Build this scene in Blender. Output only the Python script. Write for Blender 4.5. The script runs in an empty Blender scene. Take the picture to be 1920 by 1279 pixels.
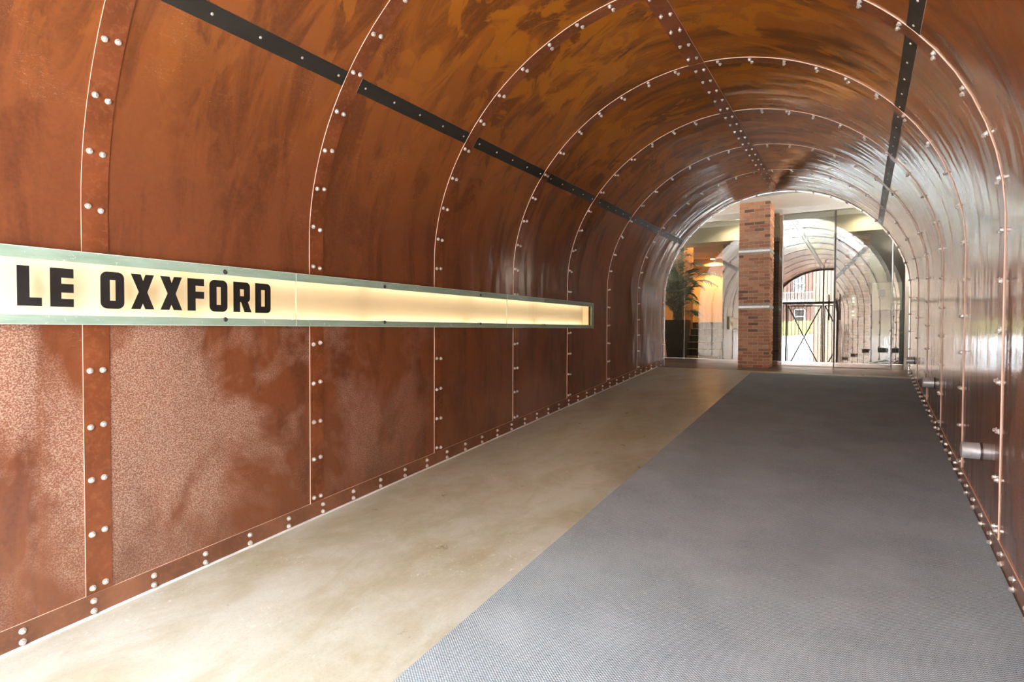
import bpy, bmesh, math, random
from mathutils import Vector, Matrix
random.seed(7)
PI = math.pi
U = 1.25                      # plan unit -> metres (one sheet bay of 1.22 units = 5 ft)
SC = bpy.context.scene
COL = SC.collection

# ------------------------------------------------------------------ camera
cam_d = bpy.data.cameras.new('camera')
cam = bpy.data.objects.new('camera', cam_d); COL.objects.link(cam)
cam_d.sensor_fit = 'HORIZONTAL'; cam_d.sensor_width = 36.0
cam_d.lens = 1053.6 / 1920 * 36.0
cam_d.clip_start = 0.02; cam_d.clip_end = 400
yaw, pit, rol = 0.5569, -0.0214, -0.0034
cam.location = Vector((1.193, 0, 1.41)) * U
cam.matrix_world = (Matrix.Translation(cam.location) @ Matrix.Rotation(yaw, 4, 'Z')
                    @ Matrix.Rotation(PI / 2 + pit, 4, 'X') @ Matrix.Rotation(-rol, 4, 'Z'))
SC.camera = cam

# ------------------------------------------------------------------ sky, sun, exposure
world = bpy.data.worlds.new('world'); SC.world = world; world.use_nodes = True
wn = world.node_tree.nodes; wl = world.node_tree.links
bg = wn['Background']; bg.inputs['Color'].default_value = (0.86, 0.93, 1.0, 1); bg.inputs['Strength'].default_value = 6.0
sun_d = bpy.data.lights.new('sun', 'SUN'); sun_d.energy = 14.0; sun_d.angle = 0.02; sun_d.color = (1.0, 0.96, 0.9)
sun = bpy.data.objects.new('sun', sun_d); COL.objects.link(sun)
sun.rotation_mode = 'QUATERNION'; sun.rotation_quaternion = Vector((-0.62, -0.10, -0.78)).to_track_quat('-Z', 'Y')   # high sun from the side street
po_d = bpy.data.lights.new('daylight_portal', 'AREA'); po_d.shape = 'RECTANGLE'; po_d.size = 3.6 * U; po_d.size_y = 3.8 * U
po_d.cycles.is_portal = True
po = bpy.data.objects.new('daylight_portal', po_d); COL.objects.link(po)
po.location = Vector((0, -1.2, 1.75)) * U; po.rotation_euler = (PI / 2, 0, 0)
vs = SC.view_settings
vs.view_transform = 'Standard'; vs.look = 'None'; vs.exposure = 2.68; vs.gamma = 1.0; vs.use_curve_mapping = False
SC.cycles.max_bounces = 14; SC.cycles.diffuse_bounces = 6; SC.cycles.glossy_bounces = 8
SC.cycles.transparent_max_bounces = 24; SC.cycles.sample_clamp_indirect = 12.0

# ------------------------------------------------------------------ helpers
class MB:
    """collects faces in plan units (absolute); built as one mesh object"""
    def __init__(s): s.v = []; s.f = []; s.m = []; s.sm = []; s.uv = []
    def face(s, pts, mi=0, smooth=False, uv=None):
        b = len(s.v); s.v += [tuple(p) for p in pts]; s.f.append(tuple(range(b, b + len(pts))))
        s.m.append(mi); s.sm.append(smooth); s.uv.append(uv)
    def box(s, x0, x1, y0, y1, z0, z1, mi=0):
        p = [(x, y, z) for z in (z0, z1) for y in (y0, y1) for x in (x0, x1)]
        for q in ((0, 2, 3, 1), (4, 5, 7, 6), (0, 1, 5, 4), (2, 6, 7, 3), (0, 4, 6, 2), (1, 3, 7, 5)):
            s.face([p[i] for i in q], mi)
    def bbox(s, x0, x1, y0, y1, z0, z1, c=0.004, mi=0):
        """box with chamfered edges"""
        bm = bmesh.new(); bmesh.ops.create_cube(bm, size=1)
        for v in bm.verts:
            v.co = Vector(((x0 + x1) / 2 + v.co.x * (x1 - x0), (y0 + y1) / 2 + v.co.y * (y1 - y0), (z0 + z1) / 2 + v.co.z * (z1 - z0)))
        bmesh.ops.bevel(bm, geom=list(bm.edges), offset=c, segments=1, affect='EDGES')
        for f in bm.faces: s.face([v.co[:] for v in f.verts], mi)
        bm.free()
    def tube(s, pts, r, n=10, mi=0, cap=True, smooth=True):
        pts = [Vector(p) for p in pts]; rr = r if isinstance(r, (list, tuple)) else [r] * len(pts)
        rings = []; up = None
        for i, p in enumerate(pts):
            d = (pts[min(i + 1, len(pts) - 1)] - pts[max(i - 1, 0)]).normalized()
            if up is None:
                up = Vector((0, 0, 1)) if abs(d.z) < 0.9 else Vector((1, 0, 0))
            a = d.cross(up).normalized(); b = a.cross(d).normalized(); up = b
            rings.append([p + (a * math.cos(t) + b * math.sin(t)) * rr[i] for t in [2 * PI * k / n for k in range(n)]])
        for i in range(len(rings) - 1):
            for k in range(n):
                s.face([rings[i][k], rings[i][(k + 1) % n], rings[i + 1][(k + 1) % n], rings[i + 1][k]], mi, smooth)
        if cap:
            s.face(rings[0][::-1], mi); s.face(rings[-1], mi)
    def mesh(s, name, mats, origin=(0, 0, 0), merge=True):
        me = bpy.data.meshes.new(name); o = Vector(origin)
        me.from_pydata([((Vector(v) - o) * U)[:] for v in s.v], [], s.f)
        for m in mats: me.materials.append(m)
        me.polygons.foreach_set('material_index', s.m); me.polygons.foreach_set('use_smooth', s.sm)
        if any(u is not None for u in s.uv):
            lay = me.uv_layers.new(name='UVMap'); k = 0
            for u in s.uv:
                for q in u: lay.data[k].uv = (q[0] * U, q[1] * U); k += 1
        if merge:
            bm = bmesh.new(); bm.from_mesh(me); bmesh.ops.remove_doubles(bm, verts=bm.verts, dist=1e-5)
            bm.to_mesh(me); bm.free()
        me.update()
        if any(s.sm): me.set_sharp_from_angle(angle=0.6)
        return me
def root_loc(parent):
    v = Vector((0, 0, 0))
    while parent is not None: v += parent.location / U; parent = parent.parent
    return v
def add(name, mb, mats, parent=None, label=None, cat=None, group=None, kind=None, merge=True):
    if not isinstance(mats, (list, tuple)): mats = [mats]
    o = bpy.data.objects.new(name, mb.mesh(name, mats, root_loc(parent), merge)); COL.objects.link(o)
    if parent is not None: o.parent = parent
    return tag(o, label, cat, group, kind)
def tag(o, label=None, cat=None, group=None, kind=None):
    if label: o['label'] = label
    if cat: o['category'] = cat
    if group: o['group'] = group
    if kind: o['kind'] = kind
    return o
def empty(name, loc, label, cat=None, group=None, kind=None):
    o = bpy.data.objects.new(name, None); COL.objects.link(o); o.location = Vector(loc) * U
    o.empty_display_size = 0.1
    return tag(o, label, cat, group, kind)
def inst(name, me, mat4, parent):
    """a piece that shares mesh data; mat4 in absolute plan units"""
    o = bpy.data.objects.new(name, me); COL.objects.link(o); o.parent = parent
    loc, rot, _ = mat4.decompose()
    o.location = (loc - root_loc(parent)) * U; o.rotation_mode = 'QUATERNION'; o.rotation_quaternion = rot
    return o

# ------------------------------------------------------------------ materials
class N:
    def __init__(s, name):
        s.mat = bpy.data.materials.new(name); s.mat.use_nodes = True; s.t = s.mat.node_tree
        s.p = s.t.nodes['Principled BSDF']; s.out = s.t.nodes['Material Output']
    def n(s, typ, **kw):
        nd = s.t.nodes.new(typ)
        for k, v in kw.items():
            if k in nd.inputs: s.set(nd.inputs[k], v)
            else: setattr(nd, k, v)
        return nd
    def set(s, sock, v):
        if hasattr(v, 'is_output'): s.t.links.new(v, sock)
        else:
            if hasattr(sock.default_value, '__len__') and not isinstance(v, str) and len(sock.default_value) == 4 and len(v) == 3: v = (*v, 1)
            sock.default_value = v
    def pr(s, **kw):
        for k, v in kw.items(): s.set(s.p.inputs[k.replace('_', ' ')], v)
    def noise(s, vec, scale, detail=4, rough=0.55, dist=0.0):
        nd = s.t.nodes.new('ShaderNodeTexNoise'); s.t.links.new(vec, nd.inputs['Vector'])
        nd.inputs['Scale'].default_value = scale; nd.inputs['Detail'].default_value = detail
        nd.inputs['Roughness'].default_value = rough; nd.inputs['Distortion'].default_value = dist
        return nd.outputs['Fac']
    def ramp(s, fac, a, b, lo=0.0, hi=1.0):
        nd = s.t.nodes.new('ShaderNodeMapRange'); s.t.links.new(fac, nd.inputs['Value'])
        nd.inputs['From Min'].default_value = a; nd.inputs['From Max'].default_value = b
        nd.inputs['To Min'].default_value = lo; nd.inputs['To Max'].default_value = hi
        return nd.outputs['Result']
    def mix(s, fac, a, b, typ='MIX'):
        nd = s.t.nodes.new('ShaderNodeMix'); nd.data_type = 'RGBA'; nd.blend_type = typ
        s.set(nd.inputs[0], fac); s.set(nd.inputs[6], a); s.set(nd.inputs[7], b)
        return nd.outputs[2]
    def math(s, op, a, b=0.0):
        nd = s.t.nodes.new('ShaderNodeMath'); nd.operation = op; s.set(nd.inputs[0], a); s.set(nd.inputs[1], b)
        return nd.outputs[0]
    def mapv(s, vec, scale=(1, 1, 1), loc=(0, 0, 0)):
        nd = s.t.nodes.new('ShaderNodeMapping'); s.t.links.new(vec, nd.inputs['Vector'])
        nd.inputs['Scale'].default_value = scale; nd.inputs['Location'].default_value = loc
        return nd.outputs['Vector']
    def bump(s, h, strength, dist=0.01, normal=None):
        nd = s.t.nodes.new('ShaderNodeBump'); s.t.links.new(h, nd.inputs['Height'])
        nd.inputs['Strength'].default_value = strength; nd.inputs['Distance'].default_value = dist
        if normal is not None: s.t.links.new(normal, nd.inputs['Normal'])
        return nd.outputs['Normal']
    def obj(s): return s.n('ShaderNodeTexCoord').outputs['Object']
    def pos(s): return s.n('ShaderNodeNewGeometry').outputs['Position']

def plain(name, col, rough=0.5, metal=0.0, var=0.12, scale=6.0, coat=0.0, bump=0.0, spec=0.5):
    m = N(name); o = m.obj(); f = m.noise(o, scale, 5)
    c1 = tuple(min(1, c * (1 + var)) for c in col); c0 = tuple(c * (1 - var) for c in col)
    m.pr(Base_Color=m.mix(m.ramp(f, 0.3, 0.7), c0, c1), Metallic=metal, Roughness=m.ramp(f, 0.3, 0.7, rough * 0.85, rough * 1.15))
    m.p.inputs['Coat Weight'].default_value = coat; m.p.inputs['Specular IOR Level'].default_value = spec
    if bump: m.pr(Normal=m.bump(m.noise(o, scale * 6, 3), bump, 0.003))
    return m.mat

def rust_material():
    """lacquered weathering steel; UV is metres along the tunnel / along the arc"""
    m = N('rusted_steel')
    uv = m.n('ShaderNodeUVMap').outputs['UV']
    rnd = m.n('ShaderNodeObjectInfo').outputs['Random']
    off = m.n('ShaderNodeCombineXYZ', X=m.math('MULTIPLY', rnd, 37.0), Y=m.math('MULTIPLY', rnd, 91.0), Z=m.math('MULTIPLY', rnd, 13.0))
    va = m.n('ShaderNodeVectorMath', operation='ADD'); m.set(va.inputs[0], uv); m.set(va.inputs[1], off.outputs[0])
    v = va.outputs[0]
    sep = m.n('ShaderNodeSeparateXYZ'); m.set(sep.inputs[0], uv); arc = sep.outputs['Y']
    # wall (low arc) is redder, vault is more orange
    high = m.ramp(arc, 2.2, 4.2)
    base = m.mix(high, (0.172, 0.055, 0.025), (0.285, 0.084, 0.008))
    dark = m.mix(high, (0.112, 0.037, 0.019), (0.130, 0.037, 0.007))
    lite = m.mix(high, (0.205, 0.067, 0.027), (0.38, 0.125, 0.006))
    streak = m.noise(m.mapv(v, (2.4, 0.55, 1)), 1.6, 6, 0.62, 0.6)
    blot = m.noise(m.mapv(v, (1.2, 0.8, 1), (5, 3, 0)), 1.9, 5, 0.6, 1.4)
    c = m.mix(m.ramp(streak, 0.47, 0.60), base, dark)
    c = m.mix(m.math('MULTIPLY', m.ramp(blot, 0.52, 0.57), m.ramp(high, 0, 1, 0.25, 0.85)), c, lite)
    grain = m.noise(v, 42, 4, 0.7)
    c = m.mix(m.ramp(grain, 0.3, 0.75, 0.0, 0.35), c, (0.25, 0.08, 0.027))
    # flaking lacquer on the lower sheets: pale crackle inside large patches
    patch = m.noise(m.mapv(v, (0.9, 0.75, 1), (11, 7, 0)), 1.5, 4, 0.6, 0.4)
    lowm = m.math('MULTIPLY', m.ramp(arc, 1.65, 1.35), m.ramp(arc, 0.0, 0.45, 0.45, 1.0))
    pm = m.math('MULTIPLY', m.ramp(patch, 0.42, 0.55), lowm)
    nearm = m.ramp(sep.outputs['X'], 5.0, 2.2)
    pm = m.math('MULTIPLY', pm, nearm)
    flake = m.noise(m.mapv(v, (1.0, 1.3, 1)), 125, 4, 0.7)
    fl = m.math('MULTIPLY', m.ramp(flake, 0.46, 0.58), pm)
    c = m.mix(m.math('MULTIPLY', pm, 0.50), c, (0.27, 0.135, 0.095))
    c = m.mix(m.math('MULTIPLY', fl, 0.6), c, (0.58, 0.41, 0.32))
    # fine scratches
    scr = m.noise(m.mapv(v, (3.2, 14, 1), (2, 9, 0)), 3.0, 2, 0.4, 2.5)
    sm = m.math('MULTIPLY', m.ramp(m.math('ABSOLUTE', m.math('SUBTRACT', scr, 0.5)), 0.0, 0.006, 1, 0), m.ramp(m.noise(v, 2.3, 2), 0.58, 0.66))
    c = m.mix(m.math('MULTIPLY', sm, 0.45), c, (0.62, 0.42, 0.30))
    m.pr(Base_Color=c, Metallic=0.0)
    rough = m.ramp(grain, 0.3, 0.7, 0.34, 0.46)
    rough = m.mix(pm, rough, (0.62, 0.62, 0.62))
    m.pr(Roughness=rough)
    m.p.inputs['Specular IOR Level'].default_value = 0.05
    m.p.inputs['Coat IOR'].default_value = 1.66
    m.p.inputs['Coat Roughness'].default_value = 0.13
    m.set(m.p.inputs['Coat Weight'], m.ramp(pm, 0, 1, 1.0, 0.15))
    # dents and the sheet's long waves
    dent = m.noise(m.mapv(v, (1.5, 0.35, 1)), 2.2, 2, 0.5)
    b1 = m.bump(dent, 0.26, 0.06)
    b2 = m.bump(m.math('ADD', m.math('MULTIPLY', fl, 1.0), m.math('MULTIPLY', grain, 0.25)), 0.35, 0.0025, b1)
    m.pr(Normal=b2); m.set(m.p.inputs['Coat Normal'], b1)
    return m.mat
M = {}
M['rust'] = rust_material()
def strip_material(name, col, rough=0.35):
    m = N(name); o = m.pos(); g = m.noise(o, 30, 4, 0.65); b = m.noise(o, 3.0, 4)
    c = m.mix(m.ramp(b, 0.35, 0.65), tuple(x * 0.75 for x in col), tuple(x * 1.25 for x in col))
    c = m.mix(m.ramp(g, 0.5, 0.8, 0, 0.4), c, (0.36, 0.14, 0.06))
    m.pr(Base_Color=c, Roughness=rough); m.p.inputs['Specular IOR Level'].default_value = 0.1; m.p.inputs['Coat Weight'].default_value = 0.7; m.p.inputs['Coat Roughness'].default_value = 0.15
    m.pr(Normal=m.bump(g, 0.2, 0.003))
    return m.mat
M['strip'] = strip_material('lap_strip_steel', (0.172, 0.051, 0.020))
M['base'] = strip_material('base_strip_steel', (0.20, 0.082, 0.044), 0.5)
M['edge'] = plain('worn_lit_sheet_edge', (0.78, 0.52, 0.40), 0.5)  # scraped bare edge, lightened to paint in the daylight it catches
M['bar'] = plain('dark_flat_bar', (0.030, 0.027, 0.022), 0.42, 0.2)
M['bolt'] = plain('pale_bolt', (0.70, 0.66, 0.62), 0.32, 0.6, 0.2, 40)
M['shell'] = plain('shell_back', (0.10, 0.08, 0.07), 0.8)
M['steel'] = plain('brushed_steel', (0.62, 0.63, 0.64), 0.25, 1.0, 0.08, 12)
M['galv'] = plain('galvanised_steel', (0.60, 0.63, 0.66), 0.38, 0.45, 0.1, 60)
M['polish'] = plain('polished_steel', (0.82, 0.83, 0.84), 0.08, 1.0, 0.04, 12)
M['darksteel'] = plain('dark_steel', (0.10, 0.095, 0.09), 0.35, 0.8)
M['iron'] = plain('black_iron', (0.018, 0.016, 0.015), 0.5, 0.3)
M['white'] = plain('white_paint', (0.80, 0.78, 0.74), 0.6, 0, 0.03)
M['cream'] = plain('cream_paint', (0.74, 0.66, 0.50), 0.6, 0, 0.04, 2)
M['darkwall'] = plain('dark_lobby_wall', (0.045, 0.040, 0.036), 0.45, 0, 0.2, 3)
M['greywall'] = plain('grey_plaster', (0.22, 0.20, 0.18), 0.7, 0, 0.1, 2)
M['caulk'] = plain('pale_sealant', (0.80, 0.80, 0.80), 0.6)

def concrete():
    m = N('sealed_concrete'); o = m.pos()
    st = m.mapv(o, (1.0, 0.55, 1.0))
    a = m.noise(st, 1.1, 7, 0.65, 0.8); b = m.noise(o, 4.5, 7, 0.7, 0.3); g = m.noise(o, 70, 3, 0.7)
    c = m.mix(m.ramp(a, 0.38, 0.62), (0.405, 0.38, 0.265), (0.54, 0.56, 0.49))
    c = m.mix(m.ramp(b, 0.44, 0.62, 0, 0.55), c, (0.59, 0.605, 0.535))
    c = m.mix(m.ramp(m.noise(st, 2.3, 5, 0.65, 1.0), 0.52, 0.68, 0, 0.6), c, (0.385, 0.355, 0.245))
    c = m.mix(m.ramp(g, 0.5, 0.75, 0, 0.30), c, (0.28, 0.255, 0.17))
    ch = m.math('MULTIPLY', m.ramp(m.noise(o, 34, 4, 0.7, 0.6), 0.60, 0.66), m.ramp(m.noise(o, 2.1, 3), 0.54, 0.62))
    c = m.mix(m.math('MULTIPLY', ch, 0.7), c, (0.80, 0.76, 0.67))
    m.pr(Base_Color=c, Roughness=m.ramp(b, 0.3, 0.7, 0.26, 0.42)); m.p.inputs['Specular IOR Level'].default_value = 0.5
    m.pr(Normal=m.bump(m.math('ADD', b, m.math('MULTIPLY', g, 0.3)), 0.06, 0.004))
    return m.mat
M['concrete'] = concrete()
def carpet_mat():
    m = N('woven_carpet'); o = m.pos()
    rot = m.n('ShaderNodeMapping'); m.set(rot.inputs['Vector'], o); rot.inputs['Rotation'].default_value = (0, 0, 0.0); rot.inputs['Scale'].default_value = (1, 1, 0)
    sx = m.n('ShaderNodeSeparateXYZ'); m.set(sx.inputs[0], rot.outputs[0])
    P = 0.018
    wx = m.math('SINE', m.math('MULTIPLY', sx.outputs['X'], 2 * PI / P)); wy = m.math('SINE', m.math('MULTIPLY', sx.outputs['Y'], 2 * PI / (P * 0.8)))
    w = m.math('MULTIPLY', wx, wy)
    n1 = m.noise(o, 2.0, 5, 0.6); n2 = m.noise(o, 140, 2, 0.6)
    c = m.mix(m.ramp(w, -0.6, 0.6), (0.180, 0.222, 0.255), (0.56, 0.65, 0.70))
    c = m.mix(m.ramp(n2, 0.3, 0.7, 0, 0.55), c, (0.14, 0.17, 0.195))
    c = m.mix(m.ramp(n1, 0.35, 0.7, 0, 0.30), c, (0.56, 0.64, 0.69))
    fl = m.math('MULTIPLY', m.ramp(m.noise(o, 55, 2, 0.5), 0.70, 0.74), 0.6)
    c = m.mix(fl, c, (0.62, 0.60, 0.55))
    m.pr(Base_Color=c, Roughness=0.95); m.p.inputs['Specular IOR Level'].default_value = 0.1
    m.pr(Normal=m.bump(w, 0.5, 0.003))
    return m.mat
M['carpet'] = carpet_mat()
M['carpet_edge'] = plain('carpet_edge', (0.30, 0.29, 0.27), 0.9)
M['lobbyfloor'] = plain('brown_stone_floor', (0.13, 0.078, 0.048), 0.35, 0, 0.25, 5)
M['mortar'] = plain('mortar', (0.62, 0.54, 0.42), 0.9, 0, 0.15, 20, bump=0.3)
def brick_mat(name='column_brick', base=(0.61, 0.265, 0.155)):
    m = N(name); o = m.obj(); r = m.n('ShaderNodeObjectInfo').outputs['Random']
    g = m.noise(o, 22, 5, 0.7)
    c = m.mix(m.ramp(r, 0.0, 0.75), tuple(x * 0.82 for x in base), (base[0] * 1.3, base[1] * 1.6, base[2] * 1.7))
    c = m.mix(m.ramp(r, 0.93, 0.95, 0, 0.75), c, (0.09, 0.045, 0.035))
    c = m.mix(m.ramp(g, 0.5, 0.75, 0, 0.5), c, tuple(x * 0.5 for x in base))
    c = m.mix(m.ramp(m.noise(o, 9, 3), 0.66, 0.74, 0, 0.6), c, (0.60, 0.42, 0.30))
    m.pr(Base_Color=c, Roughness=0.85, Normal=m.bump(g, 0.5, 0.004))
    return m.mat
M['brick'] = brick_mat()
def brickwall(name, c1, c2, mort, scale, axis='XZ'):
    m = N(name); o = m.pos(); sp = m.n('ShaderNodeSeparateXYZ'); m.set(sp.inputs[0], o)
    cb = m.n('ShaderNodeCombineXYZ', X=sp.outputs['X'] if axis[0] == 'X' else sp.outputs['Y'], Y=sp.outputs['Z'])
    b = m.n('ShaderNodeTexBrick'); m.set(b.inputs['Vector'], cb.outputs[0])
    b.inputs['Scale'].default_value = scale; m.set(b.inputs['Color1'], c1); m.set(b.inputs['Color2'], c2); m.set(b.inputs['Mortar'], mort)
    b.inputs['Mortar Size'].default_value = 0.012; b.inputs['Brick Width'].default_value = 0.22; b.inputs['Row Height'].default_value = 0.075
    m.pr(Base_Color=b.outputs['Color'], Roughness=0.85)
    return m.mat
M['house'] = brickwall('house_brick', (0.13, 0.050, 0.034), (0.105, 0.038, 0.026), (0.16, 0.125, 0.10), 1.0)
M['beige'] = brickwall('beige_brick', (0.27, 0.185, 0.135), (0.23, 0.155, 0.11), (0.13, 0.095, 0.075), 1.0)
def glass(name, ior, tint=(0.93, 0.97, 0.95)):
    m = N(name); fr = m.n('ShaderNodeFresnel'); fr.inputs['IOR'].default_value = ior
    tr = m.n('ShaderNodeBsdfTransparent'); m.set(tr.inputs['Color'], tint)
    gl = m.n('ShaderNodeBsdfGlossy'); gl.inputs['Roughness'].default_value = 0.0
    wob = m.noise(m.obj(), 1.2, 1); m.set(gl.inputs['Normal'], m.bump(wob, 0.02, 0.02))
    mx = m.n('ShaderNodeMixShader'); m.set(mx.inputs[0], fr.outputs[0])
    m.t.links.new(tr.outputs[0], mx.inputs[1]); m.t.links.new(gl.outputs[0], mx.inputs[2]); m.t.links.new(mx.outputs[0], m.out.inputs['Surface'])
    return m.mat
M['glass'] = glass('mirror_glass', 2.5)
M['clear'] = glass('clear_glass', 1.4, (0.98, 1.0, 0.97))
M['pane'] = glass('window_glass', 2.2, (0.5, 0.55, 0.6))
def emit(name, col, st):
    m = N(name); e = m.n('ShaderNodeEmission'); m.set(e.inputs['Color'], col); e.inputs['Strength'].default_value = st
    m.t.links.new(e.outputs[0], m.out.inputs['Surface']); return m.mat
SIGN_E = 1.35
M['tube'] = emit('sign_tube_glow', (1.0, 0.80, 0.53), SIGN_E)
def frosted():
    m = N('frosted_green_margin'); o = m.pos()
    g = m.noise(m.mapv(o, (1, 0.4, 2)), 9, 5, 0.65)
    c = m.mix(m.ramp(g, 0.35, 0.7), (0.24, 0.345, 0.27), (0.35, 0.45, 0.38))
    c = m.mix(m.ramp(m.noise(o, 30, 4, 0.7), 0.62, 0.72, 0, 0.6), c, (0.70, 0.76, 0.68))
    m.pr(Base_Color=c, Roughness=0.3); m.p.inputs['Coat Weight'].default_value = 0.5
    return m.mat
M['frost'] = frosted()
M['glassedge'] = plain('pale_glass_edge', (0.72, 0.86, 0.76), 0.3)
M['signback'] = plain('cream_light_box', (0.88, 0.82, 0.70), 0.8, 0, 0.02)
M['letter'] = plain('black_vinyl', (0.012, 0.011, 0.010), 0.45)
M['cap'] = plain('grey_cap', (0.10, 0.095, 0.095), 0.35, 0.6)

# ------------------------------------------------------------------ tunnel profile
A_, B_, NEXP, SPR = 1.774, 1.662, 1.955, 1.947
Y0, YE, SLOPE = -1.0, 9.84, 0.0819
YF = 9.42; ZL = SLOPE * YF                      # ramp ends, level floor beyond
def floor_z(y): return SLOPE * min(y, YF)
def prof(y, k, d=0.0):
    """k 0..1 left wall, 1..2 left vault, 2..3 right vault, 3..4 right wall; d = outward offset"""
    fz = floor_z(y)
    if k <= 1: return Vector((-A_ - d, y, fz + (SPR - fz) * k))
    if k >= 3: return Vector((A_ + d, y, fz + (SPR - fz) * (4 - k)))
    t = PI - PI / 2 * (k - 1); c, s = math.cos(t), math.sin(t)
    x = math.copysign(abs(c) ** (2 / NEXP), c) * (A_ + d); z = abs(s) ** (2 / NEXP) * (B_ + d) + SPR
    return Vector((x, y, z))
def normal(y, k):
    e = 1e-3; a = prof(y, max(0, k - e)); b = prof(y, min(4, k + e)); t = (b - a).normalized()
    return Vector((t.z, 0, -t.x))               # inward
KL, KR, SP_SIGN = 1.393, 2.581, None
# arc length table along a ring
def arc_table(y, n=800):
    T = [(0, 0.0)]; last = prof(y, 0); s = 0
    for i in range(1, n + 1):
        k = 4 * i / n; p = prof(y, k); s += (p - last).length; last = p; T.append((k, s))
    return T
def k_at(T, s):
    lo, hi = 0, len(T) - 1
    while hi - lo > 1:
        mid = (lo + hi) // 2
        if T[mid][1] < s: lo = mid
        else: hi = mid
    a, b = T[lo], T[hi]; f = (s - a[1]) / max(1e-9, b[1] - a[1])
    return a[0] + (b[0] - a[0]) * f
def s_at(T, k):
    n = len(T) - 1; x = k / 4 * n; i = min(n - 1, int(x)); f = x - i
    return T[i][1] * (1 - f) + T[i + 1][1] * f
TT = arc_table(4.5)
def vcoord(k):   # symmetric arc coordinate for the material: 0 at either floor
    s = s_at(TT, k); return min(s, TT[-1][1] - s)
def kz(z):       # station at a fixed height of the left wall
    return lambda y: (z - floor_z(y)) / (SPR - floor_z(y))
def sheet(mb, y0, y1, ka, kb, d0, d1, nk, ny=2, mi=0, edge=0, vflip=False):
    """curved plate between stations ka and kb, from outward offset d0 (visible side) to d1"""
    fa = ka if callable(ka) else (lambda y: ka); fb = kb if callable(kb) else (lambda y: kb)
    ys = [y0 + (y1 - y0) * i / ny for i in range(ny + 1)]
    def K(y, j): return fa(y) + (fb(y) - fa(y)) * j / nk
    for i in range(ny):
        for j in range(nk):
            q = [(ys[i], j), (ys[i], j + 1), (ys[i + 1], j + 1), (ys[i + 1], j)]
            uv = [(y, vcoord(K(y, jj))) for y, jj in q]
            mb.face([prof(y, K(y, jj), d0) for y, jj in q], mi, True, uv)
            mb.face([prof(y, K(y, jj), d1) for y, jj in q[::-1]], mi, True, uv[::-1])
    for y, fl in ((ys[0], False), (ys[-1], True)):
        for j in range(nk):
            q = [prof(y, K(y, j), d0), prof(y, K(y, j), d1), prof(y, K(y, j + 1), d1), prof(y, K(y, j + 1), d0)]
            u = [(y, vcoord(K(y, j)))] * 2 + [(y, vcoord(K(y, j + 1)))] * 2
            mb.face(q[::-1] if fl else q, edge, False, u)
    for jj, fl in ((0, True), (nk, False)):
        for i in range(ny):
            a, b = ys[i], ys[i + 1]
            q = [prof(a, K(a, jj), d0), prof(a, K(a, jj), d1), prof(b, K(b, jj), d1), prof(b, K(b, jj), d0)]
            u = [(a, vcoord(K(a, jj)))] * 2 + [(b, vcoord(K(b, jj)))] * 2
            mb.face(q[::-1] if fl else q, edge, False, u)

RINGS = [-0.10 + 1.22 * i for i in range(8)]     # seams; then the end of the tunnel
BAYS = [Y0] + RINGS + [YE]
SIGN_Z0, SIGN_Z1, SIGN_Y1 = 1.463, 1.700, 6.63

# backing shells (the setting)
mb = MB(); sheet(mb, Y0, YE, 0.0, KL, 0.13, 0.16, 22, 12)
wall_left = add('wall_left', mb, M['shell'], label='riveted rust-brown steel wall on the left of the tunnel, carrying the lit sign', kind='structure')
mb = MB(); sheet(mb, Y0, YE, KL, KR, 0.02, 0.05, 30, 4)
ceiling = add('ceiling', mb, M['shell'], label='curved orange rusted steel vault of riveted sheets above the tunnel', kind='structure')
mb = MB(); sheet(mb, Y0, YE, KR, 4.0, 0.02, 0.05, 22, 12)
wall_right = add('wall_right', mb, M['shell'], label='glossy riveted steel wall on the right of the tunnel, reflecting silver light', kind='structure')

# steel sheets, one object per sheet
for i in range(len(BAYS) - 1):
    a, b = BAYS[i] + (0.002 if i else 0), BAYS[i + 1]
    mb = MB()
    if a < SIGN_Y1:
        e = min(b, SIGN_Y1)
        sheet(mb, a, e, 0.0, kz(SIGN_Z0), 0.0, 0.010, 8, 3); sheet(mb, a, e, kz(SIGN_Z1), KL, 0.0, 0.010, 16, 3)
        if b > SIGN_Y1:
            sheet(mb, SIGN_Y1, b, 0.0, kz(SIGN_Z0), 0.0, 0.010, 8, 2); sheet(mb, SIGN_Y1, b, kz(SIGN_Z0), kz(SIGN_Z1), 0.0, 0.010, 2, 2)
            sheet(mb, SIGN_Y1, b, kz(SIGN_Z1), KL, 0.0, 0.010, 16, 2)
    else: sheet(mb, a, b, 0.0, KL, 0.0, 0.010, 24, 4)
    add('steel_panel', mb, M['rust'], wall_left)
    for ka, kb in ((KL, 2.0), (2.0, KR)):
        mb = MB(); sheet(mb, a, b, ka, kb, 0.0, 0.010, 14, 4); add('steel_panel', mb, M['rust'], ceiling)
    mb = MB(); sheet(mb, a, b, KR, 4.0, 0.0, 0.010, 24, 4); add('steel_panel', mb, M['rust'], wall_right)

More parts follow.
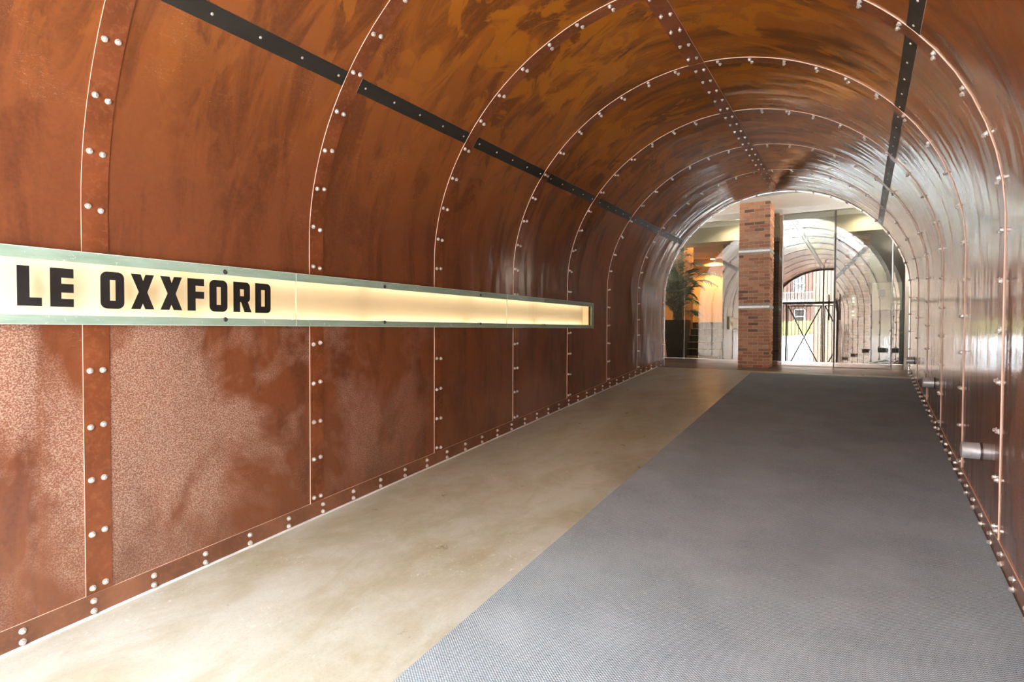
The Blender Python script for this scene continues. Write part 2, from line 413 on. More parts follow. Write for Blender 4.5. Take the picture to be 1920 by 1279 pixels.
# bolt meshes
def bolt_mesh(name, rw, rh, h):
    mb = MB(); n = 10
    def ring(r, z, m=n, ph=0): return [(r * math.cos(2 * PI * i / m + ph), r * math.sin(2 * PI * i / m + ph), z) for i in range(m)]
    r0, r1 = ring(rw, -0.002), ring(rw * 0.92, h * 0.25)
    for i in range(n): mb.face([r0[i], r0[(i + 1) % n], r1[(i + 1) % n], r1[i]], 0, True)
    mb.face(r1)
    a, b, c = ring(rh, h * 0.2, 6), ring(rh, h * 0.8, 6), ring(rh * 0.6, h, 6)
    for i in range(6):
        mb.face([a[i], a[(i + 1) % 6], b[(i + 1) % 6], b[i]]); mb.face([b[i], b[(i + 1) % 6], c[(i + 1) % 6], c[i]], 0, True)
    mb.face(c)
    return mb.mesh(name, [M['bolt']])
BOLT = bolt_mesh('bolt', 0.0145, 0.0100, 0.016)
SCREW = bolt_mesh('screw', 0.0078, 0.006, 0.005)
def frame_at(p, n):
    n = n.normalized(); y = Vector((0, 1, 0)) if abs(n.y) < 0.9 else Vector((1, 0, 0)); x = y.cross(n).normalized(); y = n.cross(x)
    r = Matrix((x, y, n)).transposed().to_4x4()
    return Matrix.Translation(p) @ r @ Matrix.Rotation(random.uniform(0, 1), 4, 'Z')

# lap strips with bolts over every ring seam
LAPW, TH = 0.105, 0.0055
def owner(k): return wall_left if k < KL else (ceiling if k < KR else wall_right)
segs = {}
for y in RINGS + [YE - LAPW]:
    for ka, kb, par in ((0.0, KL, wall_left), (KL, 2.0, ceiling), (2.0, KR, ceiling), (KR, 4.0, wall_right)):
        mb = MB()
        k0 = (lambda yy: 0.10 / (SPR - floor_z(yy))) if ka == 0 else ka
        k1 = (lambda yy: 4 - 0.10 / (SPR - floor_z(yy))) if kb == 4.0 else kb
        if par is wall_left and y + LAPW < SIGN_Y1:
            sheet(mb, y, y + LAPW, k0, kz(SIGN_Z0 - 0.01), -TH, 0.0, 8, 1, 0, 1); sheet(mb, y, y + LAPW, kz(SIGN_Z1 + 0.01), k1, -TH, 0.0, 16, 1, 0, 1)
        else: sheet(mb, y, y + LAPW, k0, k1, -TH, 0.0, 24, 1, 0, 1)
        segs[(round(y, 3), ka)] = add('lap_strip', mb, [M['strip'], M['edge']], par)
    T = arc_table(y + 0.05); half = T[-1][1] / 2; S = 0.13
    SL = []
    while S < half - 0.10: SL += [S, T[-1][1] - S]; S += 0.246
    for s in SL:
        k = k_at(T, s); par = segs[(round(y, 3), 0.0 if k < KL else (KL if k < 2 else (2.0 if k < KR else KR)))]
        z = prof(y, k).z
        if k < 1 and 1.40 < z < 1.755 and y < 6.75: continue
        for dy in (0.026, 0.077):
            yy = y + dy; kk = k + random.uniform(-0.004, 0.004)
            inst('bolt', BOLT, frame_at(prof(yy, kk, -TH), normal(yy, kk)), par)
# dark flat bars along the tunnel (left and right), crown seam plate
def along(name, k, width_k, y0, y1, th, mats, par):
    mb = MB(); sheet(mb, y0, y1, k - width_k, k + width_k, -th, 0.0, 2, 1, 0, 1)
    return add(name, mb, mats, par)
for i in range(len(BAYS) - 1):
    a = BAYS[i] + (LAPW + 0.004 if i else 0.0); b = BAYS[i + 1] - 0.003
    if i == len(BAYS) - 2: b = YE - LAPW - 0.004
    for k, par in ((KL, wall_left), (KR, wall_right)):
        o = along('joint_bar', k, 0.0165, a, b, 0.004, [M['bar'], M['edge']], par)
        n = 5
        for j in range(n):
            yy = a + 0.05 + (b - a - 0.10) * j / (n - 1)
            inst('screw', SCREW, frame_at(prof(yy, k, -0.004), normal(yy, k)), o)
    o = along('seam_plate', 2.0, 0.024, BAYS[i] + 0.001, BAYS[i + 1] - 0.001, 0.0085, [M['strip'], M['edge']], ceiling)
    for j in range(5):
        yy = BAYS[i] + (BAYS[i + 1] - BAYS[i]) * (j + 0.5) / 5
        for kk in (1.987, 2.013): inst('bolt', BOLT, frame_at(prof(yy, kk, -0.0085), normal(yy, kk)), o)
# rim at the far end of the tunnel
mb = MB(); sheet(mb, YE, YE + 0.018, 0.0, 4.0, -0.012, 0.05, 60, 1)
add('trim_1', mb, M['steel'], label='bright steel rim around the far end of the tunnel arch', kind='structure')
mb = MB(); sheet(mb, Y0 - 0.03, Y0, 0.0, 4.0, -0.03, 0.10, 60, 1)
add('trim_2', mb, M['white'], label='pale rim around the street mouth of the tunnel', kind='structure')

# base strips
for side, par_name, lab in ((-1, 'baseboard_left', 'low riveted steel base strip along the bare concrete edge'), (1, 'baseboard_right', 'low riveted steel base strip along the carpet edge')):
    mb = MB(); H = 0.10
    ks = (0.0, lambda y: H / (SPR - floor_z(y))) if side < 0 else (lambda y: 4 - H / (SPR - floor_z(y)), 4.0)
    sheet(mb, Y0, YF, ks[0], ks[1], -0.007, -0.0005, 1, 1, 0, 1); sheet(mb, YF, YE, ks[0], ks[1], -0.007, -0.0005, 1, 1, 0, 1)
    o = add(par_name, mb, [M['base'], M['edge']], label=lab, kind='structure')
    y = -0.65
    while y < YE - 0.05:
        for dz in (0.022, 0.068):
            k = dz / (SPR - floor_z(y)); k = k if side < 0 else 4 - k
            inst('bolt', BOLT, frame_at(prof(y, k, -0.007), normal(y, 0.5 if side < 0 else 3.5)), o)
        y += 0.257

# ------------------------------------------------------------------ floor, carpet
mb = MB(); n = 10
for i in range(n):
    a, b = Y0 + (YF - Y0) * i / n, Y0 + (YF - Y0) * (i + 1) / n
    mb.face([(-1.85, a, floor_z(a)), (1.85, a, floor_z(a)), (1.85, b, floor_z(b)), (-1.85, b, floor_z(b))])
mb.face([(-1.85, Y0, floor_z(Y0) - 0.2), (1.85, Y0, floor_z(Y0) - 0.2), (1.85, Y0, floor_z(Y0)), (-1.85, Y0, floor_z(Y0))])
floor = add('floor', mb, M['concrete'], label='worn beige concrete ramp rising towards the glass doors', kind='structure')
mb = MB()
mb.box(-4.2, 4.2, YF, 15.2, ZL - 0.2, ZL)
add('floor_lobby', mb, M['lobbyfloor'], label='brown level floor at the glass doors and lobby', kind='structure')
mb = MB(); CL, CR, CT = -0.234, 1.763, 0.009
ys = [-0.90 + (9.2 + 0.90) * i / 24 for i in range(25)]
for i in range(24):
    a, b = ys[i], ys[i + 1]; za, zb = floor_z(a), floor_z(b)
    mb.face([(CL, a, za + CT), (CR, a, za + CT), (CR, b, zb + CT), (CL, b, zb + CT)])
    mb.face([(CL, a, za), (CL, a, za + CT), (CL, b, zb + CT), (CL, b, zb)], 1)
    mb.face([(CR, a, za), (CR, b, zb), (CR, b, zb + CT), (CR, a, za + CT)], 1)
for y, f in ((ys[0], 1), (ys[-1], -1)):
    mb.face([(CL, y, floor_z(y)), (CR, y, floor_z(y)), (CR, y, floor_z(y) + CT), (CL, y, floor_z(y) + CT)][::f], 1)
add('carpet_runner', mb, [M['carpet'], M['carpet_edge']], label='long blue-grey woven carpet runner covering the right half of the ramp', cat='carpet')
mb = MB(); sheet(mb, Y0, YF, 0.0, lambda y: 0.006 / (SPR - floor_z(y)), -0.022, -0.007, 1, 1)
add('trim_3', mb, M['caulk'], label='thin pale sealant line between concrete floor and left base strip', kind='structure')

# ------------------------------------------------------------------ backlit sign on the left wall
GX = -1.745                                     # face of the glass
SF = (1.193 - GX) / 2.9665                      # positions were measured on the wall plane
def sy(y): return y * SF
def sz(z): return 1.41 + (z - 1.41) * SF
sign = empty('backlit_sign', (-1.774, 3.0, 1.42), 'long lit glass sign reading LE OXXFORD along the left wall', 'sign')
mb = MB(); X0, X1, z0, z1, ya, yb = -1.786, -1.874, SIGN_Z0 - 0.035, SIGN_Z1 + 0.035, -0.88, SIGN_Y1 + 0.02
mb.face([(X1, ya, z0), (X1, yb, z0), (X1, yb, z1), (X1, ya, z1)]); mb.face([(X0, ya, z0), (X0, yb, z0), (X1, yb, z0), (X1, ya, z0)])
mb.face([(X0, ya, z1), (X1, ya, z1), (X1, yb, z1), (X0, yb, z1)]); mb.face([(X0, yb, z0), (X0, yb, z1), (X1, yb, z1), (X1, yb, z0)])
mb.face([(X0, ya, z0), (X1, ya, z0), (X1, ya, z1), (X0, ya, z1)])
add('light_box', mb, M['signback'], sign, label='glowing cream light box behind the glass')
TL = (yb - ya - 0.04) / 6
for i in range(6):
    y = ya + 0.02 + TL * i
    for zz in (z0 + 0.018, z1 - 0.018):
        mb = MB(); mb.tube([(-1.815, y + 0.03, zz), (-1.815, y + TL - 0.03, zz)], 0.011 if zz < 1.6 else 0.006, 8); add('lamp_tube', mb, M['tube'], sign)
GZ0, GZ1, M0, M1 = sz(1.425), sz(1.747), sz(1.464), sz(1.700)
for a, b in ((-0.88, -0.19), (-0.19, 2.246), (2.246, 4.673), (4.673, 6.772)):
    a, b = sy(a) + 0.0015, sy(b) - 0.0015
    mb = MB(); last = b > 6
    yb_ = b - 0.07 if last else b
    mb.face([(GX, a, M0), (GX, yb_, M0), (GX, yb_, M1), (GX, a, M1)], 0)
    g = add('glass_panel', mb, M['clear'], sign)
    mb = MB()
    mb.box(GX - 0.010, GX, a, b, GZ0, M0); mb.box(GX - 0.010, GX, a, b, M1, GZ1)
    if last: mb.box(GX - 0.010, GX, yb_, b, M0, M1)
    add('frosted_margin', mb, M['frost'], g, label='pale green frosted margin of the glass')
    mb = MB(); w = 0.0022
    mb.box(GX - 0.010, GX + 0.0008, a, b, GZ1, GZ1 + w); mb.box(GX - 0.010, GX + 0.0008, a, b, GZ0 - w, GZ0)
    mb.box(GX - 0.010, GX + 0.0008, b - w, b, GZ0, GZ1); mb.box(GX - 0.010, GX + 0.0008, a, a + w * 0.3, GZ0, GZ1)
    add('glass_edge', mb, M['glassedge'], g)
    for yy in (0.568, 1.788, 3.0, 4.217, 5.44):
        if a < sy(yy) < b:
            for zz in (1.717, 1.457):
                mb = MB(); c = Vector((GX, sy(yy), sz(zz)))
                mb.tube([c + Vector((-0.028, 0, 0)), c + Vector((0.002, 0, 0))], 0.0125, 14, 0); mb.tube([c, c + Vector((0.006, 0, 0))], 0.0098, 14, 1)
                add('standoff_bolt', mb, [M['steel'], M['cap']], sign)
def rnd_rect(x0, y0, x1, y1, r, corners=(1, 1, 1, 1)):
    P = []
    for (cx, cy, a0, on) in ((x1 - r[0], y0 + r[1], -90, corners[0]), (x1 - r[0], y1 - r[1], 0, corners[1]), (x0 + r[0], y1 - r[1], 90, corners[2]), (x0 + r[0], y0 + r[1], 180, corners[3])):
        if on:
            for t in range(0, 91, 15): P.append((cx + r[0] * math.cos(math.radians(a0 + t)), cy + r[1] * math.sin(math.radians(a0 + t))))
        else: P.append((cx + (r[0] if a0 in (-90, 0) else -r[0]), cy + (r[1] if a0 in (0, 90) else -r[1])))
    return P
GLY = {
 'L': ([(0, 0), (1, 0), (1, .215), (.5, .215), (.5, 1), (0, 1)], None),
 'E': ([(0, 0), (1, 0), (1, .21), (.47, .21), (.47, .37), (1, .37), (1, .60), (.47, .60), (.47, .755), (1, .755), (1, 1), (0, 1)], None),
 'O': (rnd_rect(0, 0, 1, 1, (.28, .17)), [(.39, .22), (.63, .22), (.63, .78), (.39, .78)]),
 'X': ([(0, 1), (.42, 1), (.52, .81), (.63, 1), (1, 1), (.70, .49), (1, 0), (.61, 0), (.5, .16), (.40, 0), (0, 0), (.33, .49)][::-1], None),
 'F': ([(0, 0), (.48, 0), (.48, .38), (1, .38), (1, .60), (.48, .60), (.48, .78), (1, .78), (1, 1), (0, 1)], None),
 'R': ([(0, 0), (.36, 0), (.36, .33), (.42, .33), (.61, 0), (1, 0), (.80, .34), (.88, .38), (.92, .45), (.92, .87), (.88, .94), (.80, .985), (.70, 1), (0, 1)], [(.36, .53), (.58, .53), (.58, .76), (.36, .76)]),
 'D': (rnd_rect(0, 0, 1, 1, (.26, .16), (1, 1, 0, 0)), [(.38, .22), (.62, .22), (.62, .78), (.38, .78)]),
}
word = [('L', .892, .975), ('E', 1.004, 1.089), ('O', 1.192, 1.290), ('X', 1.319, 1.422), ('X', 1.451, 1.556), ('F', 1.584, 1.670), ('O', 1.699, 1.799), ('R', 1.834, 1.942), ('D', 1.966, 2.065)]
for ch, a, b in word:
    outer, hole = GLY[ch]; a, b = sy(a), sy(b); h0, h1 = sz(1.500), sz(1.668)
    if ch == 'O' or ch == 'D': h0 -= 0.002; h1 += 0.001
    cu = bpy.data.curves.new('letter', 'CURVE'); cu.dimensions = '2D'; cu.fill_mode = 'BOTH'; cu.extrude = 0.0009 * U
    for P in ([outer] + ([hole] if hole else [])):
        sp = cu.splines.new('POLY'); sp.points.add(len(P) - 1); sp.use_cyclic_u = True
        for pt, q in zip(sp.points, P): pt.co = ((a + (b - a) * q[0]) * U, (h0 + (h1 - h0) * q[1]) * U, 0, 1)
    tmp = bpy.data.objects.new('tmp', cu); COL.objects.link(tmp)
    me = bpy.data.meshes.new_from_object(tmp.evaluated_get(bpy.context.evaluated_depsgraph_get()))
    bpy.data.objects.remove(tmp); me.name = 'letter'; me.materials.clear(); me.materials.append(M['letter'])
    o0 = root_loc(sign) * U
    for v in me.vertices: v.co = Vector((GX * U + 0.0022 + v.co.z, v.co.x, v.co.y)) - o0
    o = bpy.data.objects.new('letter', me); COL.objects.link(o); o.parent = sign

# ------------------------------------------------------------------ stub lights on the right wall
for y, dz, lab in ((1.66, 0.386, 'short steel tube light low on the right wall, nearest the street'), (4.10, 0.390, 'short steel tube light low on the right wall, largest and nearest in view'),
                   (6.54, 0.384, 'short steel tube light low on the right wall, middle of the row'), (8.95, 0.285, 'short steel tube light low on the right wall, by the glass doors')):
    z = floor_z(y) + dz; r = 0.046; t = empty('tube_light', (A_, y, z), lab, 'lamp', 'steel tube lights along the right wall')
    mb = MB(); mb.tube([(A_ - 0.0005, y, z), (A_ - 0.086, y, z)], r, 24, cap=False)
    mb.tube([(A_ - 0.086, y, z), (A_ - 0.0885, y, z)], [r, r * 0.93], 24, cap=False); mb.tube([(A_ - 0.0885, y, z), (A_ - 0.082, y, z)], r * 0.88, 24)
    add('body', mb, M['galv'], t)
    mb = MB(); mb.tube([(A_ - 0.0005, y, z), (A_ - 0.006, y, z)], r * 1.14, 24); add('wall_collar', mb, M['darksteel'], t)

# ------------------------------------------------------------------ vestibule: ceiling, brick column, glass
YG = 11.06; ZC = 3.56
mb = MB(); mb.box(-4.2, 4.2, YE + 0.02, 15.3, ZC, ZC + 0.2); add('ceiling_lobby', mb, M['white'], label='flat white ceiling over the glass doors and lobby', kind='structure')
mb = MB(); NS = 64
def spandrel(k, y):
    p = prof(YE, k, 0.03); p.y = y; c = Vector((0, y, ZL)); d = (p - c); f = 1e9
    if abs(d.x) > 1e-6: f = min(f, 4.3 / abs(d.x))
    if d.z > 1e-6: f = min(f, (ZC + 0.25 - ZL) / d.z)
    return p, c + d * max(1.0, f)
for i in range(NS):
    for y, fl in ((YE - 0.001, False), (YE - 0.14, True)):
        (a0, a1), (b0, b1) = spandrel(4 * i / NS, y), spandrel(4 * (i + 1) / NS, y)
        mb.face([a0, a1, b1, b0] if not fl else [b0, b1, a1, a0])
add('wall_vestibule', mb, M['greywall'], label='grey wall around the far end of the tunnel arch', kind='structure')
mb = MB(); mb.box(-4.35, -4.2, YE - .12, 15.3, ZL - .2, ZC + .2); mb.box(4.2, 4.35, YE - .12, 15.3, ZL - .2, ZC + .2); mb.box(-4.35, 4.35, 15.3, 15.4, ZL - .2, ZC + .2)
add('wall_outer', mb, M['darkwall'], label='dark outer walls enclosing the lobby', kind='structure')
mb = MB(); mb.box(-3.1, -3.0, YE, 12.0, ZL, ZC); mb.box(2.3, 2.4, YE, YG - .02, ZL, ZC); add('wall_side', mb, M['white'], label='white side walls beside the glass doors', kind='structure')

cx0, cx1, cy0, cy1 = -0.606, -0.122, 10.20, 10.68
column = empty('brick_column', ((cx0 + cx1) / 2, (cy0 + cy1) / 2, ZL), 'square red brick column with two steel bands beside the glass doors', 'column')
mb = MB(); mb.box(cx0 + 0.006, cx1 - 0.006, cy0 + 0.006, cy1 - 0.006, ZL, ZC); add('mortar_core', mb, M['mortar'], column)
bh, bw, j, bd = 0.0440, 0.150, 0.0105, 0.06
brick_cache = {}
def brick(w, d, h, par, loc, mat=None):
    mat = mat or M['brick']; key = (round(w, 3), round(d, 3), round(h, 3), mat.name)
    if key not in brick_cache:
        b = MB(); b.bbox(-w / 2, w / 2, -d / 2, d / 2, -h / 2, h / 2, 0.0035); brick_cache[key] = b.mesh('brick', [mat])
    return inst('brick', brick_cache[key], Matrix.Translation(loc), par)
bands = (2.735, 1.795)
rest = MB(); z = ZL + 0.006; row = 0
while z + bh < ZC + 0.02:
    hh = min(bh, ZC - z); zc = z + hh / 2
    if not any(abs(zc - q) < 0.045 for q in bands):
        W = cx1 - cx0; parts = [(0, bw), (bw + j, bw), (2 * (bw + j), W - 2 * (bw + j))] if row % 2 else [(0, 0.072), (0.072 + j, bw), (0.072 + bw + 2 * j, bw), (0.072 + 2 * bw + 3 * j, W - 0.072 - 2 * bw - 3 * j)]
        for s, w in parts:
            brick(w, bd, hh, column, (cx0 + s + w / 2, cy0 + bd / 2 + random.uniform(-0.003, 0.002), zc))
        D = cy1 - cy0 - bd - j; a = cy0 + bd + j
        for s, w in (((0, D / 2 - j), (D / 2, D / 2)) if row % 2 else ((0, D * 0.62 - j), (D * 0.62, D * 0.38))):
            brick(bd, w, hh, column, (cx1 - bd / 2 + random.uniform(-0.002, 0.004), a + s + w / 2, zc))
            rest.bbox(cx0, cx0 + bd, a + s, a + s + w, z, z + hh, 0.0035)
        for s in range(3): rest.bbox(cx0 + bd + j + s * (W - bd * 2) / 3, cx0 + bd + (s + 1) * (W - bd * 2) / 3, cy1 - bd, cy1, z, z + hh, 0.0035)
    z += bh + j; row += 1
o = add('brickwork', rest, M['brick'], column, kind='stuff')
for zz in bands:
    mb = MB(); e = 0.006; mb.bbox(cx0 - e, cx1 + e, cy0 - e, cy1 + e, zz - 0.021, zz + 0.021, 0.003); b_ = add('steel_band', mb, M['galv'], column, label='galvanised steel band around the bricks')
    inst('bolt', BOLT, frame_at(Vector((cx0 + 0.38, cy0 - e, zz)), Vector((0, -1, 0))), b_)

# glazing: fixed panes and two frameless doors
GB, GT = ZL + 0.075, 3.455
def fixed(name, x0, x1, lab):
    w = empty(name, ((x0 + x1) / 2, YG, ZL), lab, kind='structure')
    mb = MB(); mb.box(x0 + 0.002, x1 - 0.002, YG - 0.005, YG + 0.005, GB, GT); add('pane', mb, M['glass'], w)
    mb = MB(); mb.bbox(x0, x1, YG - 0.022, YG + 0.022, ZL, GB + 0.01, 0.003); add('bottom_rail', mb, M['polish'], w)
    mb = MB(); mb.bbox(x0, x1, YG - 0.025, YG + 0.025, GT - 0.01, ZC, 0.003); add('header', mb, M['polish'], w)
    return w
fixed('window_1', -2.98, -1.748, 'narrow fixed glass pane in front of the potted palm')
fixed('window_2', -1.745, -0.30, 'wide fixed glass pane between palm and brick column')
w3 = fixed('window_3', -0.30, -0.030, 'slim fixed glass pane between brick column and left door')
mb = MB(); mb.bbox(-0.235, -0.213, YG - 0.03, YG + 0.03, ZL, ZC, 0.003); add('jamb', mb, M['steel'], w3)
w4 = fixed('window_4', 1.610, 1.772, 'slim fixed glass pane right of the doors')
mb = MB(); mb.bbox(1.772, 1.835, YG - 0.04, YG + 0.04, ZL, ZC, 0.004); add('jamb', mb, M['white'], w4)
mb = MB(); mb.bbox(1.835, 2.35, YG - 0.03, YG + 0.03, ZL, ZC, 0.004); add('side_panel', mb, M['white'], w4)
def door(name, hinge_x, width, sgn, ang, lab):
    """leaf runs from the hinge in direction sgn along X; rotated about the hinge"""
    d = empty(name, (hinge_x, YG, ZL), lab, kind='structure')
    L = lambda v: hinge_x + sgn * v
    def bx(mb, a, b, y0, y1, z0, z1, c=0.002): mb.bbox(min(L(a), L(b)), max(L(a), L(b)), YG + y0, YG + y1, z0, z1, c)
    mb = MB(); bx(mb, 0.004, width - 0.004, -0.005, 0.005, GB, GT - 0.012, 0.001); add('pane', mb, M['glass'], d)
    mb = MB(); bx(mb, 0.004, width - 0.004, -0.020, 0.020, ZL + 0.008, GB + 0.01); add('bottom_rail', mb, M['polish'], d)
    mb = MB(); bx(mb, 0.0, 0.012, -0.014, 0.014, ZL + 0.008, GT - 0.012); add('hinge_stile', mb, M['galv'], d)
    mb = MB(); bx(mb, width - 0.013, width - 0.001, -0.016, 0.016, ZL + 0.008, GT - 0.012); add('lock_stile', mb, M['darksteel'], d)
    hx = L(width - 0.080)
    mb = MB()
    for s in (-1, 1):
        mb.tube([(hx, YG, 1.62), (hx, YG + s * 0.042, 1.62)], 0.006, 8); mb.tube([(hx, YG, 1.975), (hx, YG + s * 0.042, 1.975)], 0.006, 8)
        mb.tube([(hx, YG + s * 0.042, 1.58), (hx, YG + s * 0.042, 2.015)], 0.0095, 10)
    add('handle', mb, M['darksteel'], d, label='vertical steel pull handle')
    d.rotation_euler = (0, 0, ang); return d
door('door_1', -0.026, 0.812, 1, 0.0, 'left glass door leaf, closed, beside the brick column')
door('door_2', 1.606, 0.815, -1, math.radians(3.1), 'right glass door leaf standing slightly ajar')
mb = MB(); mb.bbox(-0.030, 1.610, YG - 0.025, YG + 0.025, GT, ZC, 0.003); add('trim_4', mb, M['polish'], label='polished steel header above the two glass doors', kind='structure')

# ------------------------------------------------------------------ lobby behind the glass
mb = MB(); mb.box(-4.0, 4.0, 11.65, 12.2, 3.155, ZC); add('ceiling_beam', mb, M['cream'], label='deep cream ceiling beam crossing the lobby behind the glass', kind='structure')
M['board'] = plain('black_board', (0.028, 0.034, 0.034), 0.4, 0, 0.15, 2)
mb = MB(); mb.box(-1.33, 0.90, 12.50, 12.60, ZL, ZC); add('wall_back', mb, M['darkwall'], label='dark lobby wall behind the glass doors', kind='structure')
mb = MB(); mb.box(1.31, 3.9, 12.52, 12.60, ZL, ZC); wr = add('wall_board', mb, M['board'], label='black lobby wall right of the brick pier', kind='structure')
pier = empty('brick_pier', (1.10, 12.5, ZL), 'orange brick pier on the lobby wall behind the right door', 'pier')
M['pierbrick'] = brick_mat('pier_brick', (0.30, 0.095, 0.035)); M['piermortar'] = plain('pier_mortar', (0.20, 0.13, 0.08), 0.9)
mb = MB(); mb.box(0.90, 1.31, 12.47, 12.60, ZL, ZC); add('mortar_core', mb, M['piermortar'], pier)
z = ZL + 0.006; row = 0
while z + bh < ZC:
    x = 0.90 - (0.08 if row % 2 else 0.0)
    while x < 1.30:
        a, b = max(x, 0.90), min(x + 0.152, 1.31)
        if b - a > 0.03: brick(b - a, 0.05, bh, pier, ((a + b) / 2, 12.475, z + bh / 2), M['pierbrick'])
        x += 0.1605
    z += bh + j; row += 1
M['plastic'] = plain('cream_plastic', (0.80, 0.78, 0.66), 0.4, 0, 0.02)
for zc, lab in ((1.975, 'upper cream switch plate on the brick pier'), (1.725, 'lower cream switch plate on the brick pier')):
    t = empty('switch_plate', (1.045, 12.45, zc), lab, 'switch', 'switch plates on the brick pier')
    mb = MB(); mb.bbox(0.993, 1.099, 12.435, 12.4505, zc - 0.104, zc + 0.104, 0.004); add('plate', mb, M['plastic'], t)
    for s in (-1, 1):
        mb = MB(); mb.tube([(1.046, 12.437, zc + s * 0.035), (1.046, 12.425, zc + s * 0.035)], 0.022, 14); add('button', mb, M['steel'], t)
t = empty('wall_cabinet', (1.57, 12.52, 1.77), 'cream metal wall cabinet on the black lobby wall', 'cabinet')
mb = MB(); mb.bbox(1.345, 1.80, 12.44, 12.521, 1.775, 2.29, 0.006); add('body', mb, M['plastic'], t)
mb = MB(); mb.bbox(1.358, 1.787, 12.430, 12.4395, 1.788, 2.277, 0.003); d_ = add('door', mb, M['plastic'], t)
mb = MB(); mb.bbox(1.43, 1.545, 12.424, 12.4295, 2.03, 2.16, 0.002); add('window', mb, M['pane'], d_); 
mb = MB(); mb.tube([(1.765, 12.43, 1.86), (1.765, 12.415, 1.86)], 0.008, 10); add('latch', mb, M['steel'], d_)

# stairwell
def wood():
    m = N('orange_wood'); o = m.pos(); g = m.noise(m.mapv(o, (9, 9, 0.7)), 3.0, 5, 0.6, 0.8)
    m.pr(Base_Color=m.mix(m.ramp(g, 0.35, 0.65), (0.30, 0.115, 0.022), (0.46, 0.20, 0.05)), Roughness=0.4); return m.mat
M['wood'] = wood()
M['ochre'] = plain('ochre_plaster', (0.72, 0.42, 0.16), 0.7, 0, 0.06, 1.5)
M['riser'] = plain('black_riser', (0.012, 0.011, 0.011), 0.4)
M['nosing'] = plain('pale_wood_nosing', (0.62, 0.44, 0.22), 0.45)
mb = MB(); mb.bbox(-2.12, -2.055, 12.05, 12.95, ZL, ZC, 0.004); add('wall_stair', mb, M['wood'], label='orange wood panel wall flanking the stairs', kind='structure')
mb = MB(); mb.box(-4.0, -0.8, 14.6, 14.7, ZL, ZC + .2); mb.box(-4.0, -3.9, 12.0, 14.6, ZL, ZC + .2); mb.box(-1.33, -1.25, 12.6, 14.6, ZL, ZC); add('wall_stairwell', mb, M['ochre'], label='warm ochre wall lit above the stairs', kind='structure')
mb = MB(); mb.bbox(-3.9, -1.33, 14.15, 14.6, 3.16, 3.30, 0.006); mb.bbox(-3.9, -1.33, 14.35, 14.6, 2.97, 3.05, 0.006); add('trim_5', mb, M['ochre'], label='stepped ochre bulkhead on the stairwell wall', kind='structure')
stairs = empty('staircase', (-1.69, 12.5, ZL), 'short flight of black stairs with pale nosings behind the glass', 'stairs')
for i in range(6):
    y = 12.14 + 0.157 * i; zt = 0.855 + 0.145 * i; zb = ZL if i == 0 else 0.855 + 0.145 * (i - 1)
    mb = MB(); mb.box(-2.052, -1.34, y + 0.008, y + (0.165 if i < 5 else 1.6), max(ZL, zb - 0.05), zt - 0.016); add('riser', mb, M['riser'] if i else M['nosing'], stairs)
    mb = MB(); mb.bbox(-2.052, -1.34, y, y + (0.160 if i < 5 else 1.6), zt - 0.016, zt, 0.003); tr_ = add('tread', mb, M['riser'], stairs)
    mb = MB(); mb.bbox(-2.052, -1.34, y - 0.006, y + 0.010, zt - 0.012, zt + 0.002, 0.002); add('nosing', mb, M['nosing'], tr_)
# lamps of the lobby, with some added ones
def downlight(x, y, z, lab, power, col, r=0.05):
    t = empty('downlight', (x, y, z), lab, 'lamp', 'lobby downlights')
    mb = MB(); mb.tube([(x, y, z), (x, y, z - 0.03)], [r * 1.25, r * 1.2], 18); add('ring', mb, M['steel'], t)
    mb = MB(); mb.tube([(x, y, z - 0.0305), (x, y, z - 0.034)], r, 18); add('bulb', mb, emit('bulb_glow', col, 10.0), t)
    ld = bpy.data.lights.new('downlight_lamp', 'SPOT'); ld.energy = power; ld.color = col; ld.spot_size = 2.6; ld.spot_blend = 0.6; ld.shadow_soft_size = 0.05
    o = bpy.data.objects.new('downlight_lamp', ld); COL.objects.link(o); o.parent = t; o.location = (0, 0, -0.06)
    return t
downlight(-1.92, 14.22, 3.16, 'warm downlight glowing under the ochre stairwell bulkhead', 40, (1.0, 0.62, 0.25))
downlight(-1.70, 12.75, ZC, 'warm downlight in the ceiling over the stairs', 24, (1.0, 0.66, 0.32))
downlight(-0.9, 11.36, ZC, 'added unseen downlight in the ceiling behind the brick column', 9, (1.0, 0.84, 0.6))  # added to brighten the cream beam, hidden above the header
downlight(1.25, 11.36, ZC, 'added unseen downlight in the ceiling behind the right glass door', 9, (1.0, 0.84, 0.6))  # second lamp added for the beam, also out of sight

